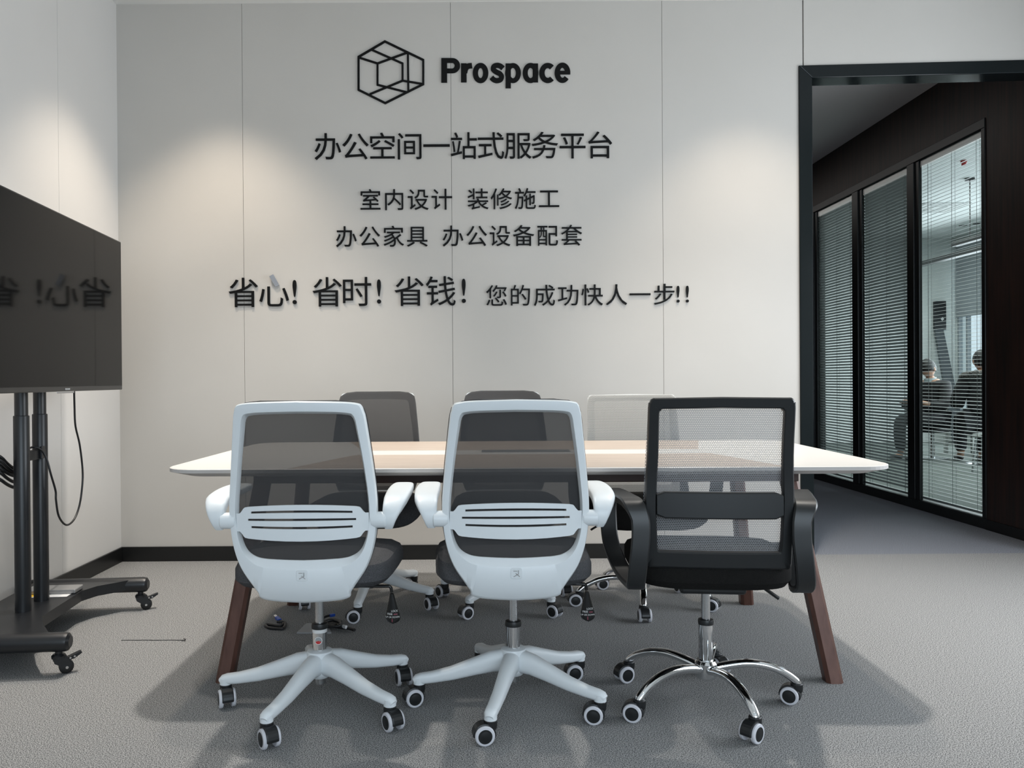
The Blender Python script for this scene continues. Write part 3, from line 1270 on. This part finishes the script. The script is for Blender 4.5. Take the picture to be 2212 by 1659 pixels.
# ================================================================== table
tr = thing('meeting_table', (.168, 3.285, 0), RAD(-1.2), 'long white meeting table with pale oak panels and splayed brown legs', 'table')
HX, HY = 1.238, .588
b = MB()
o1 = rrect(HX, HY, .12, 10)
o2 = rrect(HX - .004, HY - .004, .116, 10)
o3 = rrect(HX - .065, HY - .03, .09, 10)
R = [[(x, y, .7225) for x, y in o3], [(x, y, .7365) for x, y in o1], [(x, y, .748) for x, y in o1], [(x, y, .75) for x, y in o2]]
V = [[b.v(p) for p in r] for r in R]
n = len(V[0])
for i in range(3):
    b.mat(1 if i < 2 else 0)
    for j in range(n):
        b.f([V[i][j], V[i][(j + 1) % n], V[i + 1][(j + 1) % n], V[i + 1][j]])
b.mat(1)
b.f(V[0][::-1])
b.mat(0)
b.f(V[3])
b.build('table_top', ['table_white', 'table_edge'], tr)
for s in (-1, 1):
    b = MB()
    ys = [.10, .583]
    poly = [(-.66, s * .10), (.74, s * .10), (.80, s * .34), (.86, s * .583), (-.80, s * .583), (-.73, s * .34)]
    b.prism(poly, XY, .7494, .7506)
    b.build('oak_panel', 'table_wood', tr)
b = MB()
b.box(-.16, .20, .035 - .04, .035 + .04, .7494, .7535)
b.build('cable_hatch', 'silver_box', tr, bevel=.002)
b = MB()
b.box(-.985, .985, -.36, -.31, .672, .7225)
b.box(-.985, .985, .31, .36, .672, .7225)
b.box(-.985, -.935, -.31, .31, .672, .7225)
b.box(.935, .985, -.31, .31, .672, .7225)
b.build('under_frame', 'brown_dark', tr, bevel=.003)
for sx in (-1, 1):
    for sy in (-1, 1):
        b = MB()
        top = Vector((sx * .955, sy * .315, .716))
        foot = Vector((sx * 1.052, sy * .482, .0))
        R = []
        for p_ in (foot, foot + (top - foot) * .02, top):
            w2, c2_ = .029, .011
            R.append([(p_.x + u * w2, p_.y + v * w2, p_.z) for u, v in ((-1, -.6), (-.6, -1), (.6, -1), (1, -.6), (1, .6), (.6, 1), (-.6, 1), (-1, .6))])
        b.rings(R)
        b.build('leg', 'brown_metal', tr)

# ================================================================== television and stand
TA = math.atan2(.097, 1.15)           # screen is turned a little off the wall
TVC = Vector((-1.674, 3.285, 0))
tv = thing('television', TVC + Vector((.008, 0, .013)), TA, 'large black flat television on the rolling stand at left', 'television')
# local: +x faces the room, y runs along the wall
b = MB()
b.box(-.028, 0, -.617, .617, .996, 1.706)
b.box(-.062, -.028, -.45, .45, 1.02, 1.46)
b.build('cabinet', 'tv_bezel', tv, bevel=.003)
b = MB()
b.box(-.0005, .0012, -.611, .611, 1.016, 1.700)
b.build('screen', 'tv_screen', tv)
b = MB()
b.box(-.001, .0012, -.055 - .05, .055 + .0, .989, .997)
b.build('sensor_bar', 'silver_box', tv, bevel=.001)
b = MB()
for i, (y0, y1) in enumerate(((-.030, -.022), (-.018, -.010), (-.006, .002), (.006, .014))):
    b.box(0, .0012, y0, y1, 1.002, 1.009)
b.build('maker_mark', 'plate_grey', tv)

st = thing('television_stand', TVC, TA, 'black rolling television stand with twin round posts', 'stand')
for i, y in enumerate((-.072, .088)):
    b = MB().smooth()
    b.lathe([(.029, .135), (.029, .912), (.028, .915), (.0245, .916), (.0245, 1.35)], 28, (-.143, y, 0))
    b.build('post', 'stand_black', st)
b = MB()
b.box(-.13, -.063, -.20, .20, 1.18, 1.36)
b.build('screen_mount', 'stand_black', st, bevel=.004)
b = MB()
b.box(-.150, -.116, -.072, .088, .735, .772)
b.box(-.116, -.106, .020, .050, .735, .785)
b.build('cable_bracket', 'stand_black', st, bevel=.002)
for y in (-.40, .415):
    b = MB().smooth()
    xa, xb = -.40, (.170 if y < 0 else .185)
    b.lathe([(.020, xa), (.031, xa + .008), (.034, xa + .02), (.034, xb - .02), (.031, xb - .008), (.020, xb)], 28, (0, y, .116), 'X')
    b.build('foot_bar', 'stand_black', st)
b = MB()
pl = [(-.31, -.40), (.10, -.40), (.02, -.27), (-.035, -.16), (-.035, .22), (.0, .30), (.13, .415), (-.31, .415)]
b.prism(pl, XY, .132, .142)
for a, c in zip(pl[1:6], pl[2:7]):
    b.prism([a, c, (c[0] - .006, c[1]), (a[0] - .006, a[1])], XY, .098, .132)
b.build('base_plate', 'stand_black', st)
b = MB()
b.box(-.27, -.06, .13, .27, .1422, .1428)
b.mat(1).box(-.27, -.20, .135, .265, .1428, .1432)
b.build('warning_label', ['paper', 'yellow'], st)
for (x, y, yaw) in ((.128, -.40, -60), (.150, .415, -75), (-.33, .415, 40), (-.33, -.40, 20)):
    b = MB().smooth()
    b.lathe([(.012, .070), (.012, .092)], 12)
    b.lathe([(.024, .060), (.024, .068), (.018, .074)], 16)
    b.smooth(False)
    for s in (-1, 1):
        b.prism([(-.022, .066), (.024, .066), (.040, .032), (.034, .020), (.020, .020), (-.016, .044)], YZ, s * .014 - .0015, s * .014 + .0015)
    b.prism([(-.010, .062), (.03, .058), (.072, .072), (.075, .066), (.05, .050), (.02, .046)], YZ, -.011, .011)
    cs = b.build('caster', 'stand_black', st, (x, y, 0), (0, 0, RAD(yaw)))
    b = MB().smooth()
    b.lathe([(.006, -.011), (.020, -.011), (.0245, -.008), (.0245, .008), (.020, .011), (.006, .011)], 26, (0, .024, .0245), 'X')
    b.build('wheel', 'black_soft', cs)
    b = MB().smooth()
    b.lathe([(.005, -.020), (.005, .020)], 12, (0, .024, .0245), 'X')
    b.lathe([(.0035, -.0135), (.0035, .0135)], 10, (0, .036, .055), 'X')
    b.lathe([(.0035, -.0135), (.0035, .0135)], 10, (0, .050, .058), 'X')
    b.build('bolt', 'steel', cs)

b = MB()
b.box(-.105, .105, -.045, .045, 0, .018)
tag(b.build('set_top_box', 'silver_box', None, (-1.84, 3.49, .1435), (0, 0, TA), bevel=.004), 'flat silver box lying on the base of the television stand', 'box')

# cable from the television down to the stand's hook
b = MB().smooth()


def stand_pt(px, py, X):
    d = F_ + CR * ((px - CX) / FPX) + CU * ((CY - py) / FPX)
    return CAM + d * (X / d.x)


pts = [(160, 838, -1.735), (161, 880, -1.745), (163, 920, -1.75), (172, 960, -1.75), (178, 1010, -1.75), (178, 1045, -1.75), (172, 1090, -1.75), (160, 1122, -1.75), (143, 1134, -1.75), (127, 1115, -1.75), (121, 1080, -1.75), (120, 1060, -1.75), (110, 1025, -1.75), (102, 995, -1.76), (94, 978, -1.77), (83, 968, -1.78), (70, 966, -1.80), (60, 970, -1.84)]
b.tube(catmull([stand_pt(*q) for q in pts], 5), .0042, 12)
tag(b.build('power_cable', 'cable'), 'thin black cable hanging in a loop below the television', 'cable')

# bundle of cables hung on the near post
cb = thing('cable_coil', (-1.86, 3.2, .7), 0, 'bundle of thick black cables tied to the near post of the stand', 'cable')
for i, (ya, yb, dx) in enumerate(((988, 1010, 0), (996, 1018, .012), (1004, 1024, -.010), (1013, 1027, .004), (1022, 1040, .0), (1037, 1052, -.006))):
    X = -1.862 + dx
    P = [stand_pt(-60, ya - 40, X - .09), stand_pt(-25, ya - 16, X - .03), stand_pt(2, ya, X), stand_pt(14, (ya + yb) / 2 + 1, X), stand_pt(27, yb, X), stand_pt(44, yb + 4, X)]
    b = MB().smooth()
    b.tube([p_ - Vector((-1.86, 3.2, .7)) for p_ in catmull(P, 5)], .0065, 12)
    b.build('cable_strand', 'cable', cb)

# ================================================================== things on the carpet under the table
def floor_pt(px, py, z=.004):
    d = F_ + CR * ((px - CX) / FPX) + CU * ((CY - py) / FPX)
    return CAM + d * ((z - HCAM) / d.z)


b = MB().smooth()
b.tube(catmull([floor_pt(*q, z) for q, z in (((604, 1340), .012), ((612, 1347), .008), ((604, 1352), .006), ((575, 1349), .006), ((580, 1356), .006), ((600, 1358), .006), ((612, 1357), .007), ((616, 1345), .01), ((598, 1343), .014))], 5), .0058, 12)
cr_ = b.build('video_cable', 'cable')
tag(cr_, 'short black cable with a blue plug lying under the left table end', 'cable')
for nm, k, (xa, ya), (xb, yb), r in (('plug', 'blue_plug', (604, 1340), (598, 1334), .008), ('connector', 'steel', (598, 1334), (594, 1330), .006)):
    b = MB()
    a, c = floor_pt(xa, ya, .014), floor_pt(xb, yb, .017)
    b.sweep([a, c], (r * 2.2, r * 1.6), 8, 4)
    b.build(nm, k, cr_)
b = MB().smooth()
rnd = random.Random(3)
for i in range(4):
    P = []
    for j in range(13):
        a = 2 * PI * j / 12
        P.append(floor_pt(716 + 19 * math.cos(a) + rnd.uniform(-3, 3), 1346 + 6.5 * math.sin(a) + rnd.uniform(-1.5, 1.5), .010 + .009 * i))
    b.tube(catmull(P, 3), .0062, 12)
b.tube(catmull([floor_pt(*q, .010) for q in ((705, 1352), (722, 1353), (738, 1356), (752, 1357), (766, 1361))], 4), .0065, 12)
b.tube(catmull([floor_pt(*q, z) for q, z in (((690, 1341), .01), ((698, 1335), .018), ((706, 1331), .024), ((714, 1329), .026))], 4), .005, 8)
cb2 = b.build('cable_bundle', 'cable')
tag(cb2, 'tangled heap of black cables on the carpet behind the left chair', 'cable')
b = MB()
b.sweep([floor_pt(713, 1330, .026), floor_pt(722, 1328, .026)], (.018, .012), 8, 4)
b.build('plug', 'blue_plug', cb2)
b = MB()
b.sweep([floor_pt(741, 1353, .016), floor_pt(748, 1355, .016)], (.012, .014), 8, 4)
b.build('connector', 'paper', cb2)
b = MB()
q = [floor_pt(*p_, 0) for p_ in ((641, 1369), (716, 1369), (706, 1350), (662, 1349))]
b.prism([(p_.x, p_.y) for p_ in q], XY, .0005, .006)
tag(b.build('floor_plate', 'plate_grey'), 'flat grey plate on the carpet behind the left chair', 'plate')

# a loose carpet joint in front of the stand
b = MB()
P = [floor_pt(x, 1383 + rnd.uniform(-.3, .3), .001) for x in range(262, 405, 12)]
b.tube(P, .0016, 5)
for i in range(5):
    a = floor_pt(398 + rnd.uniform(-4, 5), 1382 + rnd.uniform(-3, 3), .002)
    b.tube([a, a + Vector((rnd.uniform(-.012, .012), rnd.uniform(-.012, .012), .004))], .0016, 5)
tag(b.build('carpet_thread', 'cable'), 'dark frayed thread lying along the carpet near the stand', 'thread')

# ================================================================== venetian blinds between the glass sheets
for i, (tilt, label) in enumerate(((8, 'venetian blind with open slats in the partition bay nearest the doorway wood'),
                                  (-54, 'nearly closed venetian blind in the middle partition bay'),
                                  (-46, 'half closed venetian blind in the far partition bay beside the door frame'))):
    ya, yb = PY[2 * i] + .012, PY[2 * i + 1] + .02
    bl = thing('venetian_blind', (CWX + .036, (ya + yb) / 2, 0), 0, label, 'blind', 'blinds in the corridor partition')
    h = (yb - ya) / 2
    b = MB()
    z = ZT - .045
    t = RAD(tilt)
    zs = []
    while z > ZB + .05:
        zs.append(z)
        z -= .0268
    for z in zs:
        w_ = .0125
        c, s = math.cos(t) * w_, math.sin(t) * w_
        prof = [(-c, -s, 0), (0, 0, .0018), (c, s, 0)]
        rows = [[(x - math.sin(t) * a, y_, z + dz + math.cos(t) * a) for x, dz, a in prof] for y_ in (-h, h)]
        b.rings(rows, closed_u=False)
    b.build('slats', 'slat', bl)
    b = MB()
    b.box(-.014, .014, -h, h, ZT - .035, ZT)
    b.build('head_rail', 'cord', bl)
    b = MB()
    b.box(-.012, .012, -h, h, ZB + .015, ZB + .032)
    b.build('bottom_rail', 'slat', bl)
    for u in (-.78, -.05, .72):
        b = MB()
        for dx in (-.013, .013):
            b.tube([(dx, u * h, ZB + .03), (dx, u * h, ZT - .03)], .0011, 5)
        b.tube([(0, u * h + .02, ZB + .03), (0, u * h + .02, ZT - .03)], .0011, 5)
        b.build('ladder_cord', 'cord', bl)

# ================================================================== office beyond
def office_pt(px, py, Y=None, Z=None, X=None):
    d = F_ + CR * ((px - CX) / FPX) + CU * ((CY - py) / FPX)
    if X is not None:
        t = X / d.x
    elif Y is not None:
        t = Y / d.y
    else:
        t = (Z - HCAM) / d.z
    return CAM + d * t


b = MB()
b.box(OX - .06, OX - .05, 11.0, 12.80, 1.97, 3.10)
sh = b.build('roller_shade', 'shade')
tag(sh, 'grey roller shade half lowered over the office window', 'shade')
b = MB()
b.lathe([(.03, 11.0), (.03, 12.80)], 14, (OX - .055, 0, 3.12), 'Y')
b.build('roller_tube', 'shade', sh)
b = MB()
b.box(7.23, 7.42, OY - .04, OY, 1.79, 2.24)
pn = b.build('wall_panel', 'board_dark', bevel=.004)
tag(pn, 'tall narrow black panel high on the office wall', 'panel')
b = MB()
b.prism([(7.33, 1.955), (7.36, 1.985), (7.385, 1.955), (7.355, 1.925)], XZ, OY - .043, OY - .04)
b.build('paper_tag', 'paper', pn)
b = MB()
b.hexa([(7.30, 12.45, 0), (7.50, 12.45, 0), (7.50, 12.50, 0), (7.30, 12.50, 0), (7.22, 12.82, 1.80), (7.35, 12.82, 1.80), (7.35, 12.87, 1.80), (7.22, 12.87, 1.80)])
tag(b.build('leaning_board', 'board_grey'), 'grey tapering board leaning on the office wall below the black panel', 'board')

pd = thing('pendant_lamp', (5.46, 9.0, 0), 0, 'black linear pendant lamp hung on a cable from the office ceiling', 'lamp', 'black pendant lamps in the office')
b = MB()
b.box(-.04, .04, -1.1, .30, 2.53, 2.58)
b.build('lamp_body', 'pendant', pd, bevel=.006)
b = MB()
b.tube([(0, 0, 2.57), (0, 0, ZC - .01)], .006, 8)
b.build('suspension_cable', 'pendant', pd)
b = MB()
b.lathe([(.05, ZC - .03), (.05, ZC)], 20)
b.build('ceiling_rose', 'pendant', pd)
pd = thing('pendant_lamp', (5.93, 10.2, 0), 0, 'longer black linear pendant lamp deeper in the office', 'lamp', 'black pendant lamps in the office')
b = MB()
b.box(-.05, .05, -1.1, .75, 2.52, 2.58)
b.build('lamp_body', 'pendant', pd, bevel=.006)
b = MB()
b.tube([(0, -.95, 2.57), (0, -.95, ZC)], .006, 8)
b.build('suspension_cable', 'pendant', pd)

for px, py, wh in ((2080, 487, 'left'), (2110, 483, 'right')):
    q = office_pt(px, py, Z=ZC)
    b = MB()
    b.lathe([(.05, -.006), (.055, -.004), (.055, 0)], 20)
    tag(b.build('ceiling_downlight', 'pendant', None, (q.x, q.y, ZC)), 'small dark round downlight in the office ceiling, %s of the pair by the pendant cable' % wh, 'downlight', 'office ceiling downlights')
q = office_pt(2040, 448, Z=ZC)
b = MB()
b.box(-.30, .30, -.30, .30, -.010, 0)
v_ = b.build('air_vent', 'device_white', None, (q.x - .12, q.y, ZC), bevel=.004)
tag(v_, 'square white air vent flush in the office ceiling', 'vent')
b = MB()
for i in range(3):
    r_ = .26 - .08 * i
    for x0_, x1_, y0_, y1_ in ((-r_, r_, -r_ - .008, -r_), (-r_, r_, r_, r_ + .008), (-r_ - .008, -r_, -r_, r_), (r_, r_ + .008, -r_, r_)):
        b.box(x0_, x1_, y0_, y1_, -.012, -.0095)
b.build('grille', 'cord', v_)
q = office_pt(2082, 347, Z=ZC)
b = MB().smooth()
b.lathe([(.008, -.055), (.022, -.048), (.022, -.026), (.030, -.014), (.030, 0)], 18)
tag(b.build('ceiling_alarm', 'red', None, (q.x, q.y, ZC)), 'small red alarm device on the office ceiling', 'alarm')

# desk with a dark front panel
dk = thing('office_desk', (6.85, 10.75, 0), 0, 'dark fronted desk behind the glass to the right of the seated people', 'desk')
b = MB()
b.box(-.55, .75, -.35, .35, .72, .75)
b.build('desk_top', 'desk_top', dk, bevel=.004)
b = MB()
b.box(-.50, .70, -.30, -.28, .05, .72)
b.build('front_panel', 'desk_dark', dk)
for x in (-.50, .66):
    for y in (-.33, .29):
        b = MB()
        b.box(x, x + .04, y, y + .04, 0, .72)
        b.build('leg', 'desk_top', dk)
ch_ = thing('side_chair', (5.62, 8.72, 0), .5, 'pale grey low chair seen through the open blind', 'chair')
b = MB()
b.box(-.2, .2, -.2, .2, .38, .42)
b.build('seat', 'desk_top', ch_, bevel=.01)
b = MB().smooth()
b.rings([[(x, -.2 - .06 * (z - .42) + .02 * s, z) for x, s in ((-.18, 0), (0, -.8), (.18, 0), (.18, 1), (0, .2), (-.18, 1))] for z in (.42, .55, .70)])
b.build('backrest', 'desk_top', ch_)
for x in (-.17, .17):
    for y in (-.17, .17):
        b = MB()
        b.tube([(x, y, .39), (x * 1.15, y * 1.15, 0)], .012, 8)
        b.build('leg', 'steel', ch_)


# ------------------------------------------------------------------ people
def skin_mesh(joints, edges, root=0, sub=2):
    me = bpy.data.meshes.new('figure')
    me.from_pydata([j[:3] for j in joints], edges, [])
    o = bpy.data.objects.new('figure', me)
    COL.objects.link(o)
    sk = o.modifiers.new('skin', 'SKIN')
    for i, j in enumerate(joints):
        d = me.skin_vertices[0].data[i]
        d.radius = (j[3], j[4] if len(j) > 4 else j[3])
        d.use_root = (i == root)
    ss = o.modifiers.new('sub', 'SUBSURF')
    ss.levels = ss.render_levels = sub
    bpy.context.view_layer.update()
    dg = bpy.context.evaluated_depsgraph_get()
    out = bpy.data.meshes.new_from_object(o.evaluated_get(dg))
    bpy.data.objects.remove(o)
    bpy.data.meshes.remove(me)
    return out


def person(loc, rz, label, hood, look_down):
    root = thing('person', loc, rz, label, 'person')
    # local: facing -y, seated
    J, E = [], []

    def chain(pts, start=None):
        prev = start
        idx = []
        for q in pts:
            J.append(q)
            i = len(J) - 1
            if prev is not None:
                E.append((prev, i))
            prev = i
            idx.append(i)
        return idx
    sp = chain([(0, 0, .52, .14, .11), (0, .01, .68, .135, .10), (0, .0, .84, .155, .105), (0, -.01, .95, .12, .085), (0, -.03, 1.01, .055, .055), (0, -.05, 1.06, .055, .055)])
    arms, legs = [], []
    for s in (-1, 1):
        a = chain([(s * .17, -.01, .93, .055), (s * .23, -.03, .78, .047), (s * .24, -.12, .66, .040), (s * .16, -.27, .70, .033), (s * .10, -.35, .73, .028)], sp[3])
        hnd = chain([(s * .085, -.385, .735, .030, .016)], a[-1])
        for k in range(4):
            u = -.024 + .016 * k
            L = (.055, .066, .062, .048)[k]
            chain([(s * .075 + u * .8, -.40 - .02, .738, .0085), (s * .062 + u, -.41 - L * .6, .73, .008), (s * .055 + u, -.415 - L, .715, .007)], hnd[0])
        chain([(s * .055, -.375, .742, .0095), (s * .030, -.40, .74, .0085)], hnd[0])
        arms.append(a)
        l = chain([(s * .09, -.05, .50, .085), (s * .11, -.25, .51, .075), (s * .11, -.43, .49, .058), (s * .11, -.44, .30, .052), (s * .11, -.42, .10, .040), (s * .11, -.44, .045, .038), (s * .12, -.56, .03, .032)], sp[0])
        legs.append(l)
    body = skin_mesh(J, E)
    # head joined into the body mesh
    bm = bmesh.new()
    bm.from_mesh(body)
    hb = MB().smooth()
    n, m_ = 24, 18
    R = []
    for i in range(m_ + 1):
        t = PI * (i + .05) / (m_ + .1)
        z = -math.cos(t)
        ring = []
        for k in range(n):
            a = 2 * PI * k / n
            r = math.sin(t)
            x, y = r * math.cos(a), r * math.sin(a)
            jaw = 1 - .22 * max(0, -z) ** 1.2
            px_, py_ = x * .076 * jaw, y * .096 * (1 - .08 * max(0, -z))
            fz = z * .118
            front = max(0, -y)
            if front > .6:
                g_ = math.exp(-(x / .16) ** 2)
                py_ -= .020 * g_ * math.exp(-((z + .12) / .20) ** 2) * front       # nose
                py_ += .008 * math.exp(-((abs(x) - .40) / .18) ** 2) * math.exp(-((z - .06) / .10) ** 2)   # eye sockets
                py_ -= .006 * math.exp(-(x / .30) ** 2) * math.exp(-((z + .46) / .08) ** 2)     # lips
                py_ -= .006 * g_ * math.exp(-((z + .78) / .14) ** 2)                 # chin
            ring.append((px_, py_, fz))
        R.append(ring)
    hb.rings(R)
    for s in (-1, 1):
        hb.ball((s * .079, .012, -.01), (.012, .020, .032), 10, 8)
    T = Matrix.Translation((0, -.075, 1.145)) @ Matrix.Rotation(RAD(look_down), 4, 'X')
    for v in hb.bm.verts:
        v.co = T @ v.co
    tmp = bpy.data.meshes.new('head')
    hb.bm.to_mesh(tmp)
    hb.bm.free()
    bm.from_mesh(tmp)
    bm.to_mesh(body)
    bm.free()
    bpy.data.meshes.remove(tmp)
    for p_ in body.polygons:
        p_.use_smooth = True
    body.materials.clear()
    body.materials.append(M['skin'])
    bo = bpy.data.objects.new('body', body)
    COL.objects.link(bo)
    bo.parent = root

    def cloth(name, idx_pts, edges, grow, material):
        jj = [tuple(J[i][:3]) + tuple(r + grow for r in J[i][3:]) for i in idx_pts]
        mp = {i: k for k, i in enumerate(idx_pts)}
        me = skin_mesh(jj, [(mp[a], mp[c]) for a, c in edges if a in mp and c in mp])
        for p_ in me.polygons:
            p_.use_smooth = True
        me.materials.clear()
        me.materials.append(M[material])
        o = bpy.data.objects.new(name, me)
        COL.objects.link(o)
        o.parent = root
        return o
    cloth('jacket', sp[:4] + arms[0][:4] + arms[1][:4], E, .040, 'jacket')
    cloth('trousers', [sp[0]] + legs[0][:5] + legs[1][:5], E, .022, 'trousers')
    b = MB().smooth()
    for s in (-1, 1):
        b.ball((s * .115, -.49, .032), (.045, .115, .032), 14, 8)
    b.build('shoes', 'black_soft', root)
    # hair cap
    b = MB().smooth()
    R = []
    rr = random.Random(5)
    for i in range(13):
        t = PI * .50 * i / 12
        ring = []
        for k in range(28):
            a = 2 * PI * k / 28
            back = max(0, math.sin(a))
            tt = t * (1.02 + .42 * back + .05 * math.cos(2 * a))
            j = 1 + rr.uniform(-.015, .02)
            ring.append((.088 * j * math.sin(tt) * math.cos(a), .106 * j * math.sin(tt) * math.sin(a), .128 * j * math.cos(tt)))
        R.append(ring[::-1])
    b.rings(R)
    for v in b.bm.verts:
        v.co = T @ v.co
    b.build('hair', 'hair', root)
    if hood:
        b = MB().smooth()
        P, sec = [], []
        for i in range(37):
            a = PI * (-.12 + 1.24 * i / 36)
            P.append((.20 * math.cos(a), .02 + .13 * math.sin(a), .975 + .03 * math.sin(a) + rr.uniform(-.008, .008)))
            sec.append((.085 + rr.uniform(-.015, .02), .075 + rr.uniform(-.012, .02)))
        b.sweep(P, sec, 10)
        b.build('fur_hood', 'fur', root)
    else:
        b = MB().smooth()
        P = [(.068 * math.cos(a), -.035 + .062 * math.sin(a), 1.005 + .012 * math.sin(a)) for a in [2 * PI * i / 24 for i in range(24)]]
        b.sweep(P, (.012, .050), 8, closed=True)
        b.build('shirt_collar', 'collar', root)
    # stool so that the figure sits on something
    s_ = thing('office_stool', loc, rz, ('stool under the person with short dark hair' if not hood else 'stool under the person in the fur hooded coat'), 'stool', 'office stools')
    b = MB().smooth()
    b.lathe([(.15, .36), (.19, .37), (.20, .40), (.18, .42), (.02, .425)], 24)
    b.build('seat', 'desk_dark', s_)
    b = MB().smooth()
    b.lathe([(.20, 0), (.20, .015), (.03, .03), (.025, .37)], 24)
    b.build('pedestal', 'steel', s_)
    s_.scale = (1, 1, .93)
    return root


person((5.76, 10.30, 0), RAD(-68), 'seated person with short dark hair in a black jacket looking down behind the glass', False, 22)
person((5.95, 9.55, 0), RAD(165), 'person seen from behind in a dark coat with a fur hood', True, 8).scale = (1.07, 1.07, 1.07)
